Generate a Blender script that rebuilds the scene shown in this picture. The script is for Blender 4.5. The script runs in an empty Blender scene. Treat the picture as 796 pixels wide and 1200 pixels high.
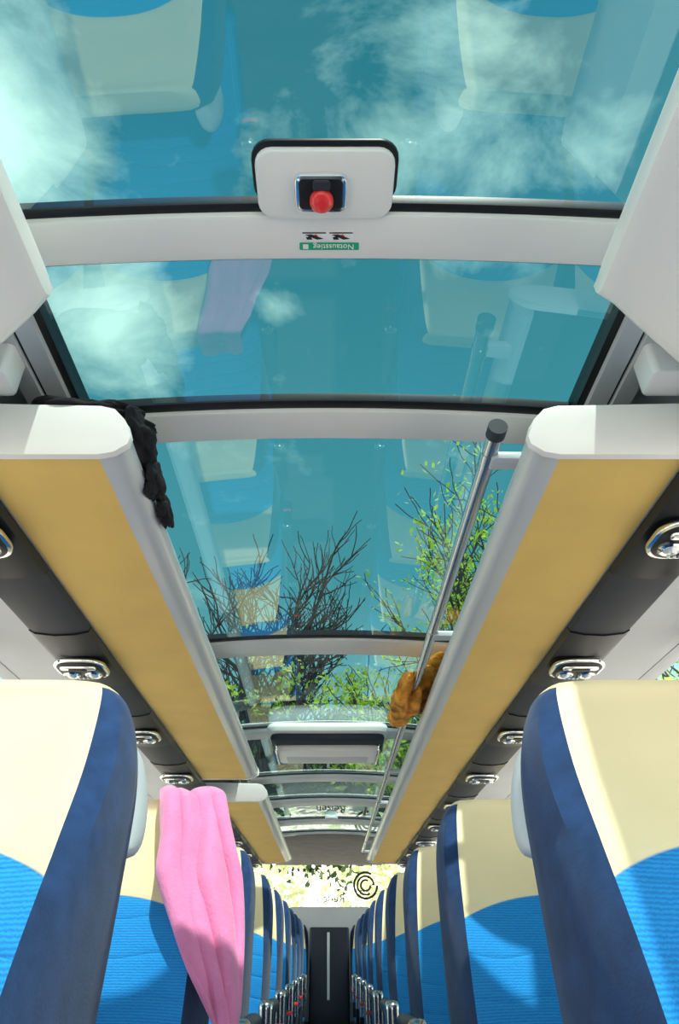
import bpy, bmesh, math, random
from mathutils import Vector, Matrix, noise
random.seed(7)
scn = bpy.context.scene
scn.view_settings.view_transform = 'Standard'
COL = scn.collection

# ---------------------------------------------------------------- materials
def mat(name, col, rough=0.5, metal=0.0, bump=0.0, bscale=60.0, var=0.0, vscale=8.0, emit=0.0, spec=0.5, coat=0.0, sheen=0.0):
    m = bpy.data.materials.new(name); m.use_nodes = True
    nt = m.node_tree; b = nt.nodes['Principled BSDF']
    b.inputs['Base Color'].default_value = (*col, 1)
    b.inputs['Roughness'].default_value = rough
    b.inputs['Metallic'].default_value = metal
    b.inputs['Specular IOR Level'].default_value = spec
    b.inputs['Coat Weight'].default_value = coat
    b.inputs['Sheen Weight'].default_value = sheen
    tc = nt.nodes.new('ShaderNodeTexCoord')
    if var > 0:
        n = nt.nodes.new('ShaderNodeTexNoise'); n.inputs['Scale'].default_value = vscale
        n.inputs['Detail'].default_value = 4
        nt.links.new(tc.outputs['Object'], n.inputs['Vector'])
        r = nt.nodes.new('ShaderNodeValToRGB')
        r.color_ramp.elements[0].position = .3; r.color_ramp.elements[1].position = .7
        r.color_ramp.elements[0].color = (*[c*(1-var) for c in col], 1)
        r.color_ramp.elements[1].color = (*[min(1, c*(1+var)) for c in col], 1)
        nt.links.new(n.outputs['Fac'], r.inputs['Fac'])
        nt.links.new(r.outputs['Color'], b.inputs['Base Color'])
    if bump > 0:
        n = nt.nodes.new('ShaderNodeTexNoise'); n.inputs['Scale'].default_value = bscale
        nt.links.new(tc.outputs['Object'], n.inputs['Vector'])
        bp = nt.nodes.new('ShaderNodeBump'); bp.inputs['Strength'].default_value = bump
        bp.inputs['Distance'].default_value = .01
        nt.links.new(n.outputs['Fac'], bp.inputs['Height'])
        nt.links.new(bp.outputs['Normal'], b.inputs['Normal'])
    return m

def glassmat(name, tint, refl, fmul):
    m = bpy.data.materials.new(name); m.use_nodes = True
    nt = m.node_tree; nt.nodes.clear()
    o = nt.nodes.new('ShaderNodeOutputMaterial')
    t = nt.nodes.new('ShaderNodeBsdfTransparent'); t.inputs['Color'].default_value = (*tint, 1)
    g = nt.nodes.new('ShaderNodeBsdfGlossy'); g.inputs['Roughness'].default_value = 0.0
    g.inputs['Color'].default_value = (.85, .97, 1, 1)
    f = nt.nodes.new('ShaderNodeLayerWeight'); f.inputs['Blend'].default_value = .5
    p = nt.nodes.new('ShaderNodeMath'); p.operation = 'POWER'; p.inputs[1].default_value = 4.0
    a = nt.nodes.new('ShaderNodeMath'); a.operation = 'MULTIPLY_ADD'; a.use_clamp = True
    a.inputs[1].default_value = fmul; a.inputs[2].default_value = refl
    mx = nt.nodes.new('ShaderNodeMixShader')
    nt.links.new(f.outputs['Facing'], p.inputs[0]); nt.links.new(p.outputs[0], a.inputs[0]); nt.links.new(a.outputs[0], mx.inputs[0])
    nt.links.new(t.outputs[0], mx.inputs[1]); nt.links.new(g.outputs[0], mx.inputs[2])
    nt.links.new(mx.outputs[0], o.inputs[0])
    return m

M_white = mat('white_plastic', (.86, .87, .86), .35, var=.03, vscale=3)
M_cap = mat('white_trim_plastic', (.88, .88, .87), .3)
M_grey = mat('grey_trim', (.60, .64, .68), .3, coat=.3)
M_lgrey = mat('light_grey_panel', (.60, .64, .67), .5, var=.04, vscale=4)
M_dgrey = mat('dark_grey_plastic', (.030, .036, .050), .55, bump=.02, spec=.25)
M_black = mat('black_trim', (.010, .011, .014), .4, spec=.3)
M_yellow = mat('yellow_rack_fabric', (.83, .57, .16), .7, bump=.05, bscale=500, var=.04, vscale=6)
M_chrome = mat('chrome', (.82, .84, .86), .12, 1.0)
M_steel = mat('brushed_steel', (.50, .52, .55), .22, 1.0)
M_navy = mat('navy_velour', (.014, .045, .135), .9, bump=.05, bscale=300, var=.25, vscale=30, sheen=.12, spec=.2)
M_lens = mat('lamp_lens', (.75, .82, .88), .08, .4)
M_red = mat('red_knob', (.85, .03, .03), .3, coat=.6)
M_redb = mat('red_buckle', (.8, .04, .03), .4)
M_green = mat('green_sign', (.0, .42, .22), .5)
M_sticker = mat('sticker_black', (.02, .02, .02), .5)
M_wtext = mat('sign_white', (.9, .9, .9), .5)
M_brown = mat('rear_ceiling_lining', (.26, .25, .23), .8, var=.1)
M_carpet = mat('dark_carpet', (.09, .09, .10), .95, bump=.2, bscale=200, var=.2)
M_asphalt = mat('concrete_paving', (.50, .50, .48), .95, var=.15, vscale=2)
M_bark = mat('bark', (.035, .03, .026), .9, var=.3, vscale=6)
M_roof = glassmat('tinted_roof_glass', (.36, .54, .56), .14, .8)
M_win = glassmat('clear_window_glass', (.93, .97, .97), .03, .5)

def leafmat(name, col, tr=.5):
    m = mat(name, col, .6, var=.35, vscale=1.5)
    nt = m.node_tree; b = nt.nodes['Principled BSDF']; o = nt.nodes['Material Output']
    t = nt.nodes.new('ShaderNodeBsdfTranslucent'); t.inputs['Color'].default_value = (*col, 1)
    mx = nt.nodes.new('ShaderNodeMixShader'); mx.inputs[0].default_value = tr
    nt.links.new(b.outputs[0], mx.inputs[1]); nt.links.new(t.outputs[0], mx.inputs[2]); nt.links.new(mx.outputs[0], o.inputs[0])
    return m
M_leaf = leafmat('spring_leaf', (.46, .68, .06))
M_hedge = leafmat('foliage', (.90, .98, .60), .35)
M_dark = leafmat('dark_foliage', (.10, .17, .05), .3)  # darker green leaves of the tall tree line at the back

def seatfront():
    m = bpy.data.materials.new('seat_front_cream_and_blue'); m.use_nodes = True
    nt = m.node_tree; b = nt.nodes['Principled BSDF']; L = nt.links
    tc = nt.nodes.new('ShaderNodeTexCoord'); sp = nt.nodes.new('ShaderNodeSeparateXYZ')
    L.new(tc.outputs['Object'], sp.inputs[0])
    def M(op, a=None, c=None, d=None):
        n = nt.nodes.new('ShaderNodeMath'); n.operation = op
        for i, v in enumerate((a, c, d)):
            if v is None: continue
            if isinstance(v, (int, float)): n.inputs[i].default_value = v
            else: L.new(v, n.inputs[i])
        return n.outputs[0]
    x = sp.outputs[0]; z = sp.outputs[2]
    x2 = M('MULTIPLY', x, x)
    zb = M('MULTIPLY_ADD', x2, -1.1, .105)
    d = M('SUBTRACT', z, zb)
    msk = M('MULTIPLY', d, 400.0); msk.node.use_clamp = True
    w = nt.nodes.new('ShaderNodeTexWave'); w.wave_type = 'BANDS'; w.bands_direction = 'Z'
    w.inputs['Scale'].default_value = 70; w.inputs['Distortion'].default_value = 3; w.inputs['Detail'].default_value = 3
    w.inputs['Detail Scale'].default_value = 3
    L.new(tc.outputs['Object'], w.inputs['Vector'])
    cr = nt.nodes.new('ShaderNodeValToRGB')
    cr.color_ramp.elements[0].color = (.0, .19, .58, 1); cr.color_ramp.elements[1].color = (.01, .31, .75, 1)
    L.new(w.outputs['Fac'], cr.inputs['Fac'])
    cn = nt.nodes.new('ShaderNodeTexNoise'); cn.inputs['Scale'].default_value = 9
    L.new(tc.outputs['Object'], cn.inputs['Vector'])
    cc = nt.nodes.new('ShaderNodeValToRGB')
    cc.color_ramp.elements[0].color = (.84, .67, .39, 1); cc.color_ramp.elements[1].color = (.90, .75, .47, 1)
    L.new(cn.outputs['Fac'], cc.inputs['Fac'])
    mx = nt.nodes.new('ShaderNodeMix'); mx.data_type = 'RGBA'
    L.new(msk, mx.inputs[0]); L.new(cr.outputs[0], mx.inputs[6]); L.new(cc.outputs[0], mx.inputs[7])
    L.new(mx.outputs[2], b.inputs['Base Color'])
    rr = M('MULTIPLY_ADD', msk, -.35, .85); L.new(rr, b.inputs['Roughness'])
    sx = M('SINE', M('MULTIPLY', x, 34.0))
    q = M('ADD', M('MULTIPLY', z, 15.0), M('MULTIPLY', sx, .07))
    fr = M('FRACT', q)
    tri = M('ABSOLUTE', M('SUBTRACT', fr, .5))
    groove = M('POWER', M('MULTIPLY', tri, 2.0), 8.0)
    inv = M('SUBTRACT', 1.0, msk)
    g1 = M('MULTIPLY', groove, inv)
    seam = M('POWER', M('MAXIMUM', M('SUBTRACT', 1.0, M('MULTIPLY', M('ABSOLUTE', d), 110.0)), 0.0), 1.0)
    tot = M('ADD', M('MULTIPLY', g1, .8), M('MULTIPLY', seam, .7))
    h = M('ADD', M('MULTIPLY', tot, -1.0), M('MULTIPLY', M('MULTIPLY', w.outputs['Fac'], inv), .08))
    h = M('ADD', h, M('MULTIPLY', cn.outputs['Fac'], .5))
    bp = nt.nodes.new('ShaderNodeBump'); bp.inputs['Strength'].default_value = .45; bp.inputs['Distance'].default_value = .008
    L.new(h, bp.inputs['Height']); L.new(bp.outputs[0], b.inputs['Normal'])
    return m
M_front = seatfront()

def clothmat(name, col, sc=18):
    return mat(name, col, .9, bump=.25, bscale=160, var=.08, vscale=sc, sheen=.4)
M_pink = clothmat('pink_knit', (.86, .24, .50))
M_blackc = mat('black_cloth', (.010, .010, .013), .85, bump=.3, bscale=60, spec=.3)
M_ochre = mat('ochre_cloth', (.66, .27, .025), .9, bump=.4, bscale=40, var=.6, vscale=14)

# ---------------------------------------------------------------- mesh builder
class MB:
    def __init__(s): s.v = []; s.f = []; s.m = []; s.mats = []; s.sm = []
    def mi(s, m):
        if m not in s.mats: s.mats.append(m)
        return s.mats.index(m)
    def add(s, vs, fs, m, smooth=False):
        o = len(s.v); s.v += [tuple(p) for p in vs]
        for i, f in enumerate(fs):
            s.f.append([o+k for k in f]); s.m.append(s.mi(m[i] if isinstance(m, list) else m)); s.sm.append(smooth)
    def box(s, x0, x1, y0, y1, z0, z1, m):
        vs = [(x, y, z) for x in (x0, x1) for y in (y0, y1) for z in (z0, z1)]
        s.add(vs, [(0,1,3,2),(4,6,7,5),(0,4,5,1),(2,3,7,6),(0,2,6,4),(1,5,7,3)], m)
    def rbox(s, x0, x1, y0, y1, z0, z1, r, m, axis='Z', seg=5, er=None):
        A = {'Z': (x0, x1, y0, y1, z0, z1), 'Y': (x0, x1, z0, z1, y0, y1), 'X': (y0, y1, z0, z1, x0, x1)}[axis]
        a0, a1, b0, b1, c0, c1 = A
        e = min(r*.5, (c1-c0)*.45) if er is None else er
        lv = []
        for c, k in ((c0, e), (c0+e*.3, e*.3), (c0+e, 0), (c1-e, 0), (c1-e*.3, e*.3), (c1, e)):
            ring = []
            rr = max(r-k, .0005)
            for ca, cb, st in ((a1-k-rr, b1-k-rr, 0), (a0+k+rr, b1-k-rr, 90), (a0+k+rr, b0+k+rr, 180), (a1-k-rr, b0+k+rr, 270)):
                for i in range(seg+1):
                    t = math.radians(st+90*i/seg)
                    a = ca+rr*math.cos(t); b = cb+rr*math.sin(t)
                    ring.append({'Z': (a, b, c), 'Y': (a, c, b), 'X': (c, a, b)}[axis])
            lv.append(ring)
        s.loft(lv, m, True, True, True)
    def loft(s, rings, m, closed=True, smooth=True, caps=False, segm=None):
        n = len(rings[0]); vs = [p for r in rings for p in r]; fs = []; ms = []
        for i in range(len(rings)-1):
            for j in range(n if closed else n-1):
                k = (j+1) % n
                fs.append((i*n+j, i*n+k, (i+1)*n+k, (i+1)*n+j)); ms.append(segm[j] if segm else m)
        if caps:
            fs.append(tuple(range(n-1, -1, -1))); ms.append(m)
            fs.append(tuple((len(rings)-1)*n+j for j in range(n))); ms.append(m)
        s.add(vs, fs, ms, smooth)
    def tube(s, p0, p1, r, m, n=20, r1=None, caps=True):
        p0 = Vector(p0); p1 = Vector(p1); d = (p1-p0).normalized()
        u = d.orthogonal().normalized(); w = d.cross(u); r1 = r if r1 is None else r1
        s.loft([[p+(u*math.cos(2*math.pi*i/n)+w*math.sin(2*math.pi*i/n))*rr for i in range(n)] for p, rr in ((p0, r), (p1, r1))], m, True, True, caps)
    def revolve(s, c, prof, m, n=28, sx=1, sy=1):
        s.loft([[(c[0]+r*sx*math.cos(2*math.pi*i/n), c[1]+r*sy*math.sin(2*math.pi*i/n), c[2]+z) for i in range(n)] for r, z in prof], m, True, True, True)
    def mesh(s, name):
        me = bpy.data.meshes.new(name); me.from_pydata(s.v, [], s.f)
        for m in s.mats: me.materials.append(m)
        for i, p in enumerate(me.polygons): p.material_index = s.m[i]; p.use_smooth = s.sm[i]
        bm = bmesh.new(); bm.from_mesh(me)
        bmesh.ops.recalc_face_normals(bm, faces=bm.faces)
        for e in bm.edges:
            if len(e.link_faces) == 2:
                a, b = e.link_faces
                if a.material_index != b.material_index or e.calc_face_angle(0) > math.radians(42): e.smooth = False
        bm.to_mesh(me); bm.free(); me.update()
        return me
    def obj(s, name, loc=(0,0,0), parent=None):
        o = bpy.data.objects.new(name, s.mesh(name)); o.location = loc; COL.objects.link(o)
        if parent: o.parent = parent
        return o
def inst(name, me, loc):
    o = bpy.data.objects.new(name, me); o.location = loc; COL.objects.link(o); return o

# ---------------------------------------------------------------- dimensions (camera eye is z=0)
ROOF = 1.10
def rz(x): return ROOF - .085*x*x
WX = 1.16; Y0 = -1.3; Y1 = 9.6; FL = -1.0

# floor
mb = MB()
mb.box(-WX, -.30, Y0, 8.2, FL, FL+.16, M_carpet); mb.box(.30, WX, Y0, 8.2, FL, FL+.16, M_carpet)
mb.box(-WX, WX, Y0, Y1, FL-.06, FL, M_carpet)
mb.obj('floor')
mb = MB()
for i, (ya, z) in enumerate(((7.75, -.87), (8.0, -.75))):
    mb.box(-.298, .298, ya, 8.2 if i else 8.0, FL+.001, z, M_carpet)
    mb.box(-.298, .298, ya-.012, ya+.02, z-.02, z+.004, M_chrome)
mb.obj('rear_step')
mb = MB(); mb.box(-WX+.002, WX-.002, 8.205, Y1-.005, FL+.001, -.625, M_carpet)
mb.box(-WX+.002, WX-.002, 8.202, 8.23, -.64, -.62, M_chrome); mb.obj('rear_platform')

# side walls with window openings
for sd, nm in ((-1, 'left'), (1, 'right')):
    mb = MB()
    xa, xb = sorted((sd*WX, sd*(WX+.06)))
    mb.box(xa, xb, Y0, Y1, FL-.06, -.28, M_lgrey)
    mb.box(xa, xb, Y0, Y1, .866, .93, M_lgrey)
    for yp in (Y0+.05, .35, 2.0, 3.65, 5.3, 6.95, 8.6, Y1-.06):
        mb.box(xa, xb, yp-.05, yp+.05, -.28, .866, M_dgrey)
    mb.box(*sorted((sd*(WX-.004), sd*WX)), Y0, Y1, -.31, -.28, M_grey)
    mb.obj('wall_'+nm)
k = 1
for sd in (-1, 1):
    ys = [Y0+.05, .35, 2.0, 3.65, 5.3, 6.95, 8.6, Y1-.06]
    for a, b in zip(ys[:-1], ys[1:]):
        x = sd*(WX+.03); mb = MB()
        mb.add([(x, a+.05, -.28), (x, b-.05, -.28), (x, b-.05, .866), (x, a+.05, .866)], [(0, 1, 2, 3)], M_win); mb.obj('window_%d' % k); k += 1
mb = MB()
mb.box(-WX, WX, Y1, Y1+.06, FL-.06, .50, M_lgrey)
mb.box(-WX, WX, Y1, Y1+.06, .97, 1.12, M_brown)
mb.box(-WX, -.98, Y1, Y1+.06, .50, .97, M_dgrey); mb.box(.98, WX, Y1, Y1+.06, .50, .97, M_dgrey)
mb.obj('wall_rear')
mb = MB(); yy = Y1+.025; mb.add([(-.98, yy, .50), (.98, yy, .50), (.98, yy, .97), (-.98, yy, .97)], [(0, 1, 2, 3)], M_win); mb.obj('window_%d' % k); k += 1
mb = MB(); mb.box(-WX, WX, Y0-.06, Y0, FL-.06, -.45, M_dgrey); mb.obj('wall_front')
mb = MB(); yy = Y0-.025; mb.add([(-WX, yy, -.45), (WX, yy, -.45), (WX, yy, 1.06), (-WX, yy, 1.06)], [(0, 1, 2, 3)], M_win); mb.obj('window_%d' % k); k += 1

# ceiling
mb = MB()
for sd in (-1, 1):
    pr = [(.655, 1.075), (.75, 1.06), (.95, 1.02), (1.09, .95), (1.16, .93), (1.22, .93), (1.15, 1.05), (.95, 1.11), (.655, 1.14)]
    mb.loft([[(sd*x, y, z) for x, z in pr] for y in (Y0, Y1)], M_lgrey, True, False, True)
    mb.box(*sorted((sd*.70, sd*1.10)), .55, 1.05, .985, 1.03, M_black)  # black panel added under the cove, recess shade put into its colour
pr = [(7.92, 1.07), (8.6, 1.05), (9.2, 1.0), (9.62, .955), (9.62, 1.1), (7.92, 1.16)]
mb.loft([[(x, y, z) for y, z in pr] for x in (-.66, .66)], M_brown, True, True, True)
mb.obj('ceiling')

# roof glass panes and crossbars
bars = [(.718, .81, .015, .016), (1.232, 1.336, .015, .026), (2.64, 2.80, .015, .03), (3.93, 4.10, .02, .02), (5.15, 5.33, .02, .02), (6.03, 6.30, .02, .02), (7.05, 7.30, .02, .02), (7.85, 7.98, .02, .02)]
GX = .575
xs = [-GX-.02+(2*GX+.04)*i/24 for i in range(25)]
def cross(mb, ya, yb, d0, d1, m, r=.008, xl=xs):
    rings = []
    for x in xl:
        z = rz(x)
        rings.append([(x, ya, z-d0), (x, ya, z-d1+r), (x, ya+r*.3, z-d1+r*.3), (x, ya+r, z-d1), (x, yb-r, z-d1), (x, yb-r*.3, z-d1+r*.3), (x, yb, z-d1+r), (x, yb, z-d0)])
    mb.loft(rings, m, True, True, True)
t = 1
for a, b, d, fr in bars:
    mb = MB()
    cross(mb, a, b, -.03, d, M_white)
    cross(mb, a-fr, a+.001, -.02, .003, M_black, .001)
    cross(mb, b-.001, b+.006, -.02, .003, M_black, .001)
    mb.obj('trim_%d' % t); t += 1
edges = [Y0] + [v for q in bars for v in q[:2]]
for i in range(0, len(edges)-1, 2):
    mb = MB()
    rings = [[(x, edges[i], rz(x)) for x in xs]] + [[(x, edges[i+1], rz(x)) for x in xs]]
    mb.loft(rings, M_roof, False, True, False); mb.obj('window_%d' % k); k += 1
for sd in (-1, 1):
    mb = MB()
    def lng(x0, x1, z0, z1, m):
        mb.box(*sorted((sd*x0, sd*x1)), Y0, 7.95, z0, z1, m)
    lng(.565, .582, 1.055, 1.10, M_black)
    lng(.582, .625, 1.040, 1.13, M_grey)
    lng(.625, .632, 1.046, 1.13, M_black)
    lng(.632, .672, 1.032, 1.12, M_lgrey)
    mb.rbox(*sorted((sd*.635, sd*.74)), .965, 1.04, .955, 1.04, .014, M_cap)
    mb.obj('trim_%d' % t); t += 1
    mb = MB()
    mb.loft([[(sd*x, y, z) for x, z in ((.908, .838), (1.0, .850), (1.159, .868), (1.159, .885), (.908, .86))] for y in (Y0, 8.3)], M_lgrey, True, False, True)
    mb.obj('trim_%d' % t); t += 1

# ---------------------------------------------------------------- luggage racks
def rack(sd, ya, yb):
    mb = MB()
    prof = [(.900, .852), (.712, .832), (.460, .832), (.428, .838), (.404, .856), (.400, .874), (.412, .905), (.428, .926), (.440, .930), (.450, .925), (.456, .880), (.900, .880)]
    segm = [M_lgrey, M_yellow, M_grey, M_grey, M_grey, M_grey, M_grey, M_grey, M_grey, M_grey, M_dgrey, M_dgrey]
    y2 = yb-.03
    rings = [[(sd*x, y, z) for x, z in prof] for y in (ya+.0, y2)]
    mb.loft(rings, M_grey, True, True, True, segm=segm)
    def nose(yq, dirn):
        out = []
        P = [(.94, .845), (.712, .826), (.455, .826), (.424, .832), (.398, .850), (.394, .868), (.402, .892), (.425, .918), (.455, .926), (.70, .932), (.94, .932)]
        cx, cz = .66, .88
        for dy, k in ((0, 1.0), (-.006, 1.0), (-.014, .97), (-.020, .88), (-.022, .70)):
            out.append([(sd*(cx+(x-cx)*(1-(1-k)*.25)), yq+dirn*(dy-(z-.83)*.20), cz+(z-cz)*k + (.010 if k < .97 else 0)) for x, z in P])
        mb.loft(out, M_cap, True, True, True)
    nose(ya+.003, 1); nose(y2, -1)
    return mb.obj('luggage_rack')
RKS = {1: rack(1, 1.075, 8.15), -1: rack(-1, 1.075, 4.05)}
rack(-1, 4.68, 8.15)
def nearrack(sd, off):
    mb = MB()
    P = [(1.10, .855), (.60, .826), (.47, .824), (.425, .830), (.400, .850), (.400, .880), (.41, .905), (.435, .94), (.46, .95), (.46, .90), (1.10, .90)]
    def yend(x):
        return .705 + max(0, (x-.43))*.80
    rings = []
    for k_, sh in ((0, -1.9), (.0, 0), (.35, .0), (.7, .0), (1, .0)):
        ring = []
        for x, z in P:
            x += off
            y = Y0 if sh < -1 else yend(x) - .03 + .03*math.sin(k_*math.pi/2)
            zz = z if sh < -1 else .885+(z-.885)*(1-.5*(1-math.cos(k_*math.pi/2)))
            ring.append((sd*x, y, zz))
        rings.append(ring)
    mb.loft(rings, M_cap, True, True, True)
    return mb.obj('luggage_rack')
nearrack(1, .015); nearrack(-1, .035)

# service channel (dark strip) under each rack and reading lamps
for sd in (-1, 1):
    mb = MB()
    y = 1.08
    while y < 8.1:
        for (a, b, m, dz) in ((y, y+.46, M_black, .004), (y+.464, y+.826, M_dgrey, .0)):
            b = min(b, 8.15)
            if b <= a: continue
            pr = [(.715, .830), (.722, .815-dz), (.76, .806-dz), (.82, .803-dz), (.88, .810-dz), (.902, .822-dz), (.906, .849), (.715, .829)]
            mb.loft([[(sd*x, yy, z) for x, z in pr] for yy in (a, b)], m, True, True, True)
        y += .83
    mb.obj('service_channel', parent=RKS[sd])
mb = MB()
mb.rbox(-.084, .084, -.082, .082, -.010, .004, .060, M_chrome, seg=10, er=.004)
mb.rbox(-.074, .074, -.072, .072, -.013, -.008, .052, M_black, seg=10, er=.002)
for cx in (-.036, .036):
    mb.revolve((cx, 0.020, -.010), [(.028, .0), (.028, -.010), (.023, -.014), (.004, -.010)], M_chrome, 24)
    mb.revolve((cx, 0.020, -.020), [(.018, -.001), (.012, -.006), (.003, -.008)], M_lens, 20)
mb.rbox(-.058, .058, -.050, -.022, -.022, -.010, .012, M_chrome)
mb.rbox(-.030, .030, -.044, -.028, -.025, -.020, .007, M_black)
for i in range(4):
    mb.rbox(-.027+i*.014, -.019+i*.014, .055, .066, -.018, -.010, .003, M_lens)
lamp_me = mb.mesh('reading_lamp')
for sd in (-1, 1):
    for i in range(9):
        y = 1.33+.83*i
        if y > 8.05: break
        inst('reading_lamp', lamp_me, (sd*.812, y, .7945))

# handrail along right rack
mb = MB()
RX, RZ_ = .352, .925
mb.tube((RX, 1.11, RZ_), (RX, 8.0, RZ_), .0175, M_steel, 24)
mb.tube((RX, 1.095, RZ_), (RX, 1.125, RZ_), .0205, M_dgrey, 24)
mb.tube((RX, 8.0, RZ_), (RX, 8.03, RZ_), .0205, M_dgrey, 24)
for y in (1.19, 2.17, 4.2, 5.2, 6.2, 7.2, 7.9):
    mb.rbox(RX, .43, y-.014, y+.03, RZ_-.022, RZ_-.002, .008, M_grey)
    mb.tube((RX, y-.008, RZ_), (RX, y+.024, RZ_), .0195, M_steel, 20)
mb.obj('grab_rail')

# ---------------------------------------------------------------- emergency release, signs
mb = MB()
zp = 1.078
mb.rbox(-.122, .108, .600, .722, zp, 1.097, .028, M_white, er=.006)
mb.rbox(-.128, .114, .590, .70, 1.090, 1.0985, .032, M_black, er=.002)
cx, cy = -.010, .668
mb.rbox(cx-.048, cx+.040, cy-.034, cy+.034, zp-.012, zp+.004, .012, M_chrome)
mb.rbox(cx-.042, cx+.034, cy-.029, cy+.028, zp-.014, zp-.004, .010, M_black)
mb.revolve((cx-.003, cy+.008, zp-.014), [(.020, .0), (.020, -.007), (.016, -.012), (.006, -.014)], M_red, 28)
mb.rbox(cx-.018, cx+.012, cy-.028, cy-.010, zp-.020, zp-.012, .006, M_dgrey)
mb.obj('emergency_release_knob')
mb = MB(); zs = ROOF-.0152
mb.rbox(-.054, .054, .772, .787, zs-.0012, zs+.001, .002, M_green, er=.0003)
sign = mb.obj('emergency_exit_sign')
def text(name, s, size, loc, m, parent, rot=(0, math.pi, 0), ex=.0003):
    c = bpy.data.curves.new(name, 'FONT'); c.body = s; c.size = size; c.align_x = 'CENTER'; c.align_y = 'CENTER'; c.extrude = ex
    o = bpy.data.objects.new(name, c); o.location = loc; o.rotation_euler = rot; c.materials.append(m)
    COL.objects.link(o); o.parent = parent; return o
text('sign_text', 'Notausstieg', .0155, (.008, .7795, zs-.0016), M_wtext, sign)
mb = MB()
mb.add([(-.048, .7745, zs-.0018), (-.038, .7745, zs-.0018), (-.038, .7845, zs-.0018), (-.048, .7845, zs-.0018)], [(0, 1, 2, 3)], M_wtext); mb.obj('sign_arrow', parent=sign)
mb = MB()
mb.rbox(-.050, .044, .748, .768, zs-.0012, zs+.001, .002, M_wtext, er=.0003)
for x0 in (-.048, .0):
    z = zs-.0018; o_ = .010
    def q4(p): mb.add([(x0+a, b+o_, z) for a, b in p], [(0, 1, 2, 3)], M_sticker)
    q4([(0, .740), (.042, .740), (.042, .7425), (0, .7425)])
    q4([(.004, .745), (.016, .744), (.038, .753), (.026, .755)])
    q4([(.006, .750), (.014, .748), (.018, .755), (.008, .755)])
    mb.add([(x0+.020, .756, z), (x0+.024, .754, z), (x0+.028, .758, z), (x0+.022, .759, z)], [(0, 1, 2, 3)], M_redb)
mb.obj('instruction_sticker')

# ceiling ventilation unit
mb = MB()
mb.rbox(-.345, .325, 3.76, 4.12, 1.02, 1.078, .06, M_white)
mb.rbox(-.325, .305, 3.79, 4.16, .985, 1.03, .05, M_dgrey)
mb.rbox(-.305, .285, 3.90, 4.20, .950, 1.0, .04, M_white)
mb.rbox(-.245, .225, 4.02, 4.16, .946, .965, .02, M_lgrey)
mb.rbox(-.300, -.285, 3.86, 4.20, .945, .99, .006, M_chrome); mb.rbox(.265, .280, 3.86, 4.20, .945, .99, .006, M_chrome)
mb.obj('roof_ventilation_unit')
mb = MB(); mb.revolve((.02, 6.9, 1.092), [(.06, 0), (.06, -.02), (.04, -.035), (.01, -.036)], M_white, 24); mb.obj('smoke_detector')

# rear window decals
dec = MB()
z0 = .70; x0 = .45
for (ra, rb, a0, a1) in ((.155, .130, 60, 360), (.112, .09, 0, 300), (.070, .048, 60, 360)):
    n = 40; vs = []; fs = []
    for i in range(n+1):
        t_ = math.radians(a0+(a1-a0)*i/n)
        for r in (ra, rb): vs.append((x0+r*math.cos(t_), Y1+.012, z0+.03+r*math.sin(t_)))
    for i in range(n): fs.append((2*i, 2*i+1, 2*i+3, 2*i+2))
    dec.add(vs, fs, M_dgrey)
for i in range(5):
    cx = -.46+i*.075; vs = [(cx, Y1+.012, .90)]
    for j in range(10):
        r = .034 if j % 2 == 0 else .014; a = math.pi/2+j*math.pi/5
        vs.append((cx+r*math.cos(a), Y1+.012, .90+r*math.sin(a)))
    dec.add(vs, [(0, 1+j, 1+(j+1) % 10) for j in range(10)], M_dgrey)
d_o = dec.obj('window_decal')
text('decal_text', 'Reisen', .13, (.02, Y1+.012, .585), M_dgrey, d_o, (math.pi/2, 0, math.pi))

# ---------------------------------------------------------------- seats
def cat(pts, n):
    out = []
    for i in range(len(pts)-1):
        p0 = pts[max(i-1, 0)]; p1 = pts[i]; p2 = pts[i+1]; p3 = pts[min(i+2, len(pts)-1)]
        for k_ in range(n):
            t_ = k_/n
            out.append([.5*((2*b)+(-a+c)*t_+(2*a-5*b+4*c-d)*t_*t_+(-a+3*b-3*c+d)*t_**3) for a, b, c, d in zip(p0, p1, p2, p3)])
    out.append(list(pts[-1])); return out
LV = [  # z, yfront, yrear, halfwidth, halfwidth front, concavity
    (-.47, -.40, -.12, .205, .190, .02), (-.36, -.39, -.08, .215, .202, .05), (-.22, -.36, -.045, .222, .210, .09),
    (-.04, -.31, -.02, .225, .211, .10), (.08, -.225, -.005, .223, .200, .065), (.17, -.150, .005, .219, .188, .035),
    (.235, -.105, .005, .208, .178, .02), (.278, -.078, .0, .190, .170, .014), (.298, -.066, -.008, .174, .164, .006), (.308, -.054, -.022, .160, .155, .0)]
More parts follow.
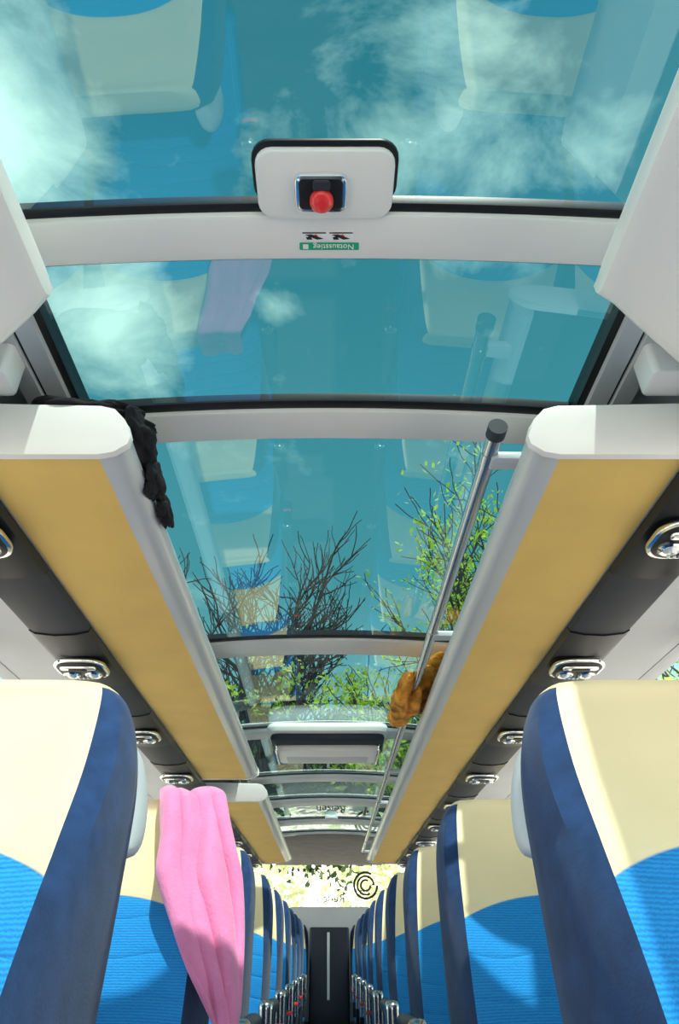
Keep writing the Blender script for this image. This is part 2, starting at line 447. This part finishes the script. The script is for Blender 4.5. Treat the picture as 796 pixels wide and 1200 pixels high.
def seatmesh(arm, grip, legs=True):
    mb = MB(); rings = []; NF = 20
    for z, yf, yr, hw, hf, c in cat(LV, 5):
        ring = []
        for i in range(NF+1):
            x = -hf+2*hf*i/NF; u = abs(x/hf)
            ring.append((x, yf+c*(1-u**3)-(.012*(1-u**8)), z))
        d = yr-yf
        for sx in (1, -1):
            side = [(hw*.985, yf+d*.12), (hw+.002, yf+d*.35), (hw+.005, yf+d*.6), (hw, yf+d*.82), (hw-.02, yf+d*.96), (hw-.06, yr)]
            if sx == -1: side = side[::-1]
            for x, y in side: ring.append((sx*x, y, z))
        rings.append(ring)
    n = len(rings[0])
    segm = [M_front if j < NF else M_navy for j in range(n)]
    vs = [p for r in rings for p in r]; fs = []; ms = []
    for i in range(len(rings)-1):
        for j in range(n):
            k_ = (j+1) % n; fs.append((i*n+j, i*n+k_, (i+1)*n+k_, (i+1)*n+j))
            ms.append(segm[j] if rings[i][0][2] < .297 else M_front)
    fs.append(tuple((len(rings)-1)*n+j for j in range(n))); ms.append(M_front)
    fs.append(tuple(range(n-1, -1, -1))); ms.append(M_navy)
    mb.add(vs, fs, ms, True)
    mb.rbox(-.215, .215, -.78, -.20, -.56, -.43, .05, M_front)
    mb.rbox(-.205, .205, -.76, -.16, -.62, -.555, .04, M_dgrey)
    if legs:
        for x in (-.15, .15):
            mb.tube((x, -.30, -.60), (x, -.22, -.83), .022, M_steel, 14)
            mb.tube((x, -.60, -.60), (x, -.62, -.83), .022, M_steel, 14)
            mb.rbox(x-.035, x+.035, -.68, -.16, -.839, -.825, .01, M_dgrey)
    mb.rbox(-.235, -.213, -.44, -.40, -.40, -.30, .008, M_dgrey); mb.rbox(-.234, -.214, -.437, -.403, -.302, -.285, .006, M_redb)
    if arm:
        ax = arm*.245
        mb.rbox(ax-.024, ax+.024, -.50, -.14, -.185, -.140, .018, M_dgrey, axis='Y')
        mb.tube((ax, -.50, -.33), (ax, -.50, -.155), .027, M_steel, 20)
        mb.revolve((ax, -.50, -.156), [(.0275, 0), (.027, .012), (.020, .022), (.006, .026)], M_steel, 20)
        mb.rbox(ax-.014, ax+.014, -.24, -.16, -.45, -.15, .01, M_dgrey)
        mb.rbox(ax-.020, ax+.020, -.530, -.518, -.268, -.252, .004, M_redb)
    if grip:
        g = grip
        pts = cat([(.190, .010, .10), (.200, .045, .125), (.198, .055, .18), (.185, .045, .235), (.165, .01, .262)], 5)
        rr = []
        for i, p in enumerate(pts):
            w = .024*min(1, .4+min(i, len(pts)-1-i)*.2)
            rr.append([(g*p[0]+.6*w*math.cos(a), p[1]+1.6*w*math.sin(a), p[2]) for a in [2*math.pi*q/14 for q in range(14)]])
        mb.loft(rr, M_lgrey, True, True, True)
    return mb.mesh('bus_seat')
me_wd = seatmesh(0, 0); me_rear = seatmesh(0, 0, False)
me_al = seatmesh(1, 0); me_ar = seatmesh(-1, 0)
me_al0 = seatmesh(1, 1); me_ar0 = seatmesh(-1, -1)
AX, BX = .465, .915
for r in range(9):
    y = .95+.83*r
    inst('bus_seat', me_al0 if r == 0 else me_al, (-AX, y, 0)); inst('bus_seat', me_wd, (-BX, y, 0))
    inst('bus_seat', me_ar0 if r == 0 else me_ar, (AX, y, 0)); inst('bus_seat', me_wd, (BX, y, 0))
for x in (-AX, -BX, AX, BX):
    inst('bus_seat', me_rear, (x, 9.25, .0))
mb = MB(); mb.rbox(-.22, .22, 9.0, 9.5, -.62, .27, .03, M_dgrey); mb.rbox(-.025, .005, 8.985, 9.01, -.40, .22, .008, M_lgrey)
mb.obj('rear_cabinet')

# ---------------------------------------------------------------- cloths
def sheet(name, fn, nu, nv, m, th=.006):
    vs = [fn(i/nu, j/nv) for i in range(nu+1) for j in range(nv+1)]
    fs = [(i*(nv+1)+j, i*(nv+1)+j+1, (i+1)*(nv+1)+j+1, (i+1)*(nv+1)+j) for i in range(nu) for j in range(nv)]
    mb = MB(); mb.add(vs, fs, m, True); o = mb.obj(name)
    s = o.modifiers.new('thick', 'SOLIDIFY'); s.thickness = th; s.offset = 1
    s = o.modifiers.new('sub', 'SUBSURF'); s.levels = 1; s.render_levels = 1
    return o
def pink(u, v):
    yb = 1.78
    path = [(yb+.045, .10), (yb+.035, .20), (yb+.02, .290), (yb-.045, .321), (yb-.095, .298), (yb-.145, .20), (yb-.215, .08), (yb-.30, -.05), (yb-.35, -.2), (yb-.365, -.36), (yb-.365, -.50)]
    t_ = v*(len(path)-1); i = min(int(t_), len(path)-2); f = t_-i
    y = path[i][0]*(1-f)+path[i+1][0]*f; z = path[i][1]*(1-f)+path[i+1][1]*f
    s = max(0, v-.3)/.7
    xr = -.272+.25*min(.36, s)+.06*max(0, min(.6, s)-.36)
    xl = -.394+.11*min(.75, s)+.48*max(0, min(.75, s)-.36)
    x = xl+(xr-xl)*u
    fold = math.sin(u*15+v*5)*.013+math.sin(u*8-v*8+1)*.016
    y -= .022+abs(fold)*(1.2 if v > .3 else .3)+ .012
    if v < .25: y += .05
    x += .007*math.sin(v*17+u*3)*min(1, s*3)
    if x > -.25: y += (x+.25)*.9
    return (x, y, z+.006*math.sin(u*9))
sheet('pink_sweater', pink, 34, 60, M_pink, .010)

def blob(name, c, sc, m, seed, amp=.35, fr=2.2, parent=None, rg=1.0):
    bm = bmesh.new(); bmesh.ops.create_icosphere(bm, subdivisions=5, radius=1)
    for v in bm.verts:
        p = v.co.copy(); n_ = noise.noise(p*fr+Vector((seed, 0, 0))); r2 = abs(noise.noise(p*fr*1.8+Vector((0, seed, 0))))
        r3 = 1-abs(noise.noise(Vector((p.x*2+seed, p.y*4, p.z*2))))*2
        v.co = p*(1+amp*n_-.35*amp*r2*rg+.22*amp*r3*rg)
        v.co = Vector((v.co.x*sc[0]+c[0], v.co.y*sc[1]+c[1], v.co.z*sc[2]+c[2]))
    me = bpy.data.meshes.new(name); bm.to_mesh(me); bm.free(); me.materials.append(m)
    for p in me.polygons: p.use_smooth = True
    o = bpy.data.objects.new(name, me); COL.objects.link(o)
    if parent: o.parent = parent
    return o
bj = blob('black_jacket', (-.525, 1.125, .950), (.150, .085, .026), M_blackc, 3.1, .35, 1.6)
blob('sleeve', (-.405, 1.15, .925), (.030, .090, .040), M_blackc, 8.2, .35, 1.6, parent=bj)
blob('cuff', (-.392, 1.24, .890), (.020, .060, .038), M_blackc, 5.2, .4, 1.6, parent=bj)
blob('collar', (-.386, 1.345, .876), (.014, .060, .028), M_blackc, 9.2, .4, 1.6, parent=bj)
oj = blob('ochre_jacket', (.44, 2.90, .965), (.125, .33, .045), M_ochre, 4.4, .5, 1.6)
blob('jacket_hem', (.330, 2.92, .925), (.060, .26, .055), M_ochre, 1.4, .6, 1.7, parent=oj)

# ---------------------------------------------------------------- outside
mb = MB(); mb.box(-80, 80, -80, 80, -2.35, -2.3, M_asphalt); mb.obj('ground')
def tree(name, base, top, lean, leafy, seed, depth=6, r0=.16, spread=.55, wig=.22, ls=1.0, br=.66, keep=.55, xc=None):
    """branching tree, scaled so that its crown reaches height `top` and is centred on xc"""
    rnd = random.Random(seed); splines = []; tips = []
    def grow(p, d, L_, r, lv):
        n = 6; pts = [(p.copy(), r)]; q = p.copy(); dd = d.copy()
        wg = wig*(.4 if lv == depth else 1)
        for i in range(n):
            dd = (dd+Vector((rnd.uniform(-1, 1), rnd.uniform(-1, 1), rnd.uniform(-.7, .9)))*wg).normalized()
            q = q+dd*L_/n; pts.append((q.copy(), r*(1-.38*(i+1)/n)))
            if lv <= 2: tips.append(q.copy())
            if lv > 0 and i >= 1 and (i < n-1) and rnd.random() < br and not (lv == depth and i < 3):
                s = (dd+Vector((rnd.uniform(-1, 1), rnd.uniform(-1, 1), rnd.uniform(-.2, .8)))*spread*1.6).normalized()
                grow(q, s, L_*rnd.uniform(.45, .75), r*.5, lv-1)
        splines.append(pts)
        if lv > 0:
            for _ in range(2):
                s = (dd+Vector((rnd.uniform(-1, 1), rnd.uniform(-1, 1), rnd.uniform(-.1, .5)))*spread).normalized()
                grow(q, s, L_*rnd.uniform(.66, .82), r*.6, lv-1)
    grow(Vector((0, 0, 0)), Vector(lean).normalized(), 3.2, r0, depth)
    B = Vector(base)
    zt = max(p.z for p in tips); k_ = (top-B.z)/zt
    mxx = sum(p.x for p in tips)/len(tips)*k_
    hx = 0 if xc is None else (xc-B.x-mxx)
    def T(p):
        q = p*k_; q.x += hx*min(1, (p.z/zt)*1.6) if p.z > 0 else 0
        return q+B
    cu = bpy.data.curves.new(name, 'CURVE'); cu.dimensions = '3D'; cu.bevel_depth = 1.0; cu.bevel_resolution = 1
    cu.materials.append(M_bark)
    for pts in splines:
        sp = cu.splines.new('POLY'); sp.points.add(len(pts)-1)
        for i, (a, rr) in enumerate(pts): sp.points[i].co = (*T(a), 1); sp.points[i].radius = max(rr, .009)
    o = bpy.data.objects.new(name, cu); COL.objects.link(o)
    if leafy:
        mb = MB()
        for p in tips:
            if rnd.random() > keep: continue
            for _ in range(leafy):
                c = T(p)+Vector((rnd.gauss(0, .12), rnd.gauss(0, .12), rnd.gauss(0, .09)))
                u = Vector((rnd.uniform(-1, 1), rnd.uniform(-1, 1), rnd.uniform(-1, 1))).normalized(); w = u.orthogonal().normalized()
                s = rnd.uniform(.045, .085)*ls
                mb.add([c-u*s, c+w*s*.6, c+u*s, c-w*s*.6], [(0, 1, 2, 3)], M_leaf)
        mb.obj('leaves', parent=o)
    return o
tree('bare_tree', (-2.1, 14.5, -2.3), 8.9, (.0, 0, 1), 0, 11, 5, .19, spread=.75, br=.75, xc=-1.5)
tree('bare_tree', (-4.2, 15.5, -2.3), 8.6, (.0, 0, 1), 0, 3, 5, .19, spread=.75, br=.7, xc=-3.6)
tree('leafy_tree', (3.4, 12.6, -2.3), 9.2, (.0, 0, 1), 3, 23, 5, .16, spread=.8, keep=.34, xc=2.5)
tree('leafy_tree', (8.0, 11.5, -2.3), 7.0, (.0, 0, 1), 2, 8, 4, .2, spread=.75)

def foliage(name, x0, x1, y0, y1, z0, zmax, n, seed, s0=.12, m=None, nc=60):
    rnd = random.Random(seed); mb = MB(); m = m or M_hedge
    cl = [(rnd.uniform(x0, x1), rnd.uniform(y0, y1), rnd.uniform(z0, zmax), rnd.uniform(.8, 1.8)) for _ in range(nc)]
    for _ in range(n):
        cx, cy, cz, r = rnd.choice(cl)
        c = Vector((cx, cy, cz))+Vector((rnd.gauss(0, 1), rnd.gauss(0, 1), rnd.gauss(0, 1)))*r*.5
        if c.z < -2.25: c.z = -2.2
        u = Vector((rnd.uniform(-1, 1), rnd.uniform(-1, 1), rnd.uniform(-1, 1))).normalized(); w = u.orthogonal().normalized()
        s = rnd.uniform(.5, 1.3)*s0
        mb.add([c-u*s, c+w*s*.6, c+u*s, c-w*s*.6], [(0, 1, 2, 3)], m)
    return mb.obj(name)
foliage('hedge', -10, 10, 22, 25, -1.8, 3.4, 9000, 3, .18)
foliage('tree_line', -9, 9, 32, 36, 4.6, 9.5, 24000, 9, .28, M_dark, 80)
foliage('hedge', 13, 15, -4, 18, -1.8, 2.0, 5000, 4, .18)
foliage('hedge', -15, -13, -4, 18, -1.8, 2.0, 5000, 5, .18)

# ---------------------------------------------------------------- world and sun
w = bpy.data.worlds.new('World'); scn.world = w; w.use_nodes = True
nt = w.node_tree; L = nt.links; bg = nt.nodes['Background']
def WM(op, a=None, c=None, d=None, clamp=False):
    n = nt.nodes.new('ShaderNodeMath'); n.operation = op; n.use_clamp = clamp
    for i, v in enumerate((a, c, d)):
        if v is None: continue
        if isinstance(v, (int, float)): n.inputs[i].default_value = v
        else: L.new(v, n.inputs[i])
    return n.outputs[0]
tc = nt.nodes.new('ShaderNodeTexCoord'); sp = nt.nodes.new('ShaderNodeSeparateXYZ'); L.new(tc.outputs['Generated'], sp.inputs[0])
gr = nt.nodes.new('ShaderNodeValToRGB')
e = gr.color_ramp.elements; e[0].position = 0; e[0].color = (.3, .3, .3, 1); e[1].position = 1.0; e[1].color = (.014, .092, .118, 1)
for p_, c_ in ((.02, (1, .97, .94)), (.16, (.85, .92, .92)), (.29, (.14, .27, .27)), (.45, (.045, .160, .180))):
    a = e.new(p_); a.color = (*c_, 1)
L.new(sp.outputs[2], gr.inputs[0])
mp = nt.nodes.new('ShaderNodeMapping'); mp.inputs['Location'].default_value = (.3, 1.1, .2); mp.inputs['Scale'].default_value = (1.0, 1.2, 1.5)
L.new(tc.outputs['Generated'], mp.inputs[0])
n1 = nt.nodes.new('ShaderNodeTexNoise'); n1.inputs['Scale'].default_value = 5.0; n1.inputs['Detail'].default_value = 10; n1.inputs['Roughness'].default_value = .60; n1.inputs['Distortion'].default_value = .35
L.new(mp.outputs[0], n1.inputs['Vector'])
tot = None
for dvec, rad, st in (((-.295, .638, .71), .15, .56), ((-.42, .42, .81), .20, .46), ((.184, .439, .879), .26, .22),
                      ((-.07, .640, .76), .05, .22), ((.5, -.6, .6), .7, .5), ((-.6, -.5, .6), .6, .5)):
    vd = nt.nodes.new('ShaderNodeVectorMath'); vd.operation = 'DISTANCE'; vd.inputs[1].default_value = dvec
    L.new(tc.outputs['Generated'], vd.inputs[0])
    m_ = WM('MULTIPLY', WM('SUBTRACT', 1.0, WM('DIVIDE', vd.outputs['Value'], rad), clamp=True), st)
    tot = m_ if tot is None else WM('MAXIMUM', tot, m_)
dens = WM('ADD', n1.outputs['Fac'], tot)
cr = nt.nodes.new('ShaderNodeValToRGB'); cr.color_ramp.elements[0].position = .60; cr.color_ramp.elements[1].position = .98
cr.color_ramp.elements[0].color = (0, 0, 0, 1); cr.color_ramp.elements[1].color = (1, 1, 1, 1)
L.new(dens, cr.inputs[0])
mx = nt.nodes.new('ShaderNodeMix'); mx.data_type = 'RGBA'; mx.inputs[7].default_value = (.42, .50, .43, 1)
L.new(cr.outputs[0], mx.inputs[0]); L.new(gr.outputs[0], mx.inputs[6]); L.new(mx.outputs[2], bg.inputs[0])
bg.inputs[1].default_value = 4.3
sun = bpy.data.lights.new('sun', 'SUN'); sun.energy = 11; sun.angle = math.radians(1.0); sun.color = (1, .74, .62)
so = bpy.data.objects.new('sun', sun); COL.objects.link(so)
so.rotation_euler = Vector((-.16, .62, -1.0)).to_track_quat('-Z', 'Y').to_euler()

# ---------------------------------------------------------------- camera
cam = bpy.data.cameras.new('camera'); cam.lens = 24; cam.sensor_width = 36; cam.shift_x = .01; cam.clip_start = .02; cam.clip_end = 300
co = bpy.data.objects.new('camera', cam); COL.objects.link(co)
co.location = (0, 0, 0); co.rotation_euler = (math.radians(90+33.02), 0, 0)
scn.camera = co
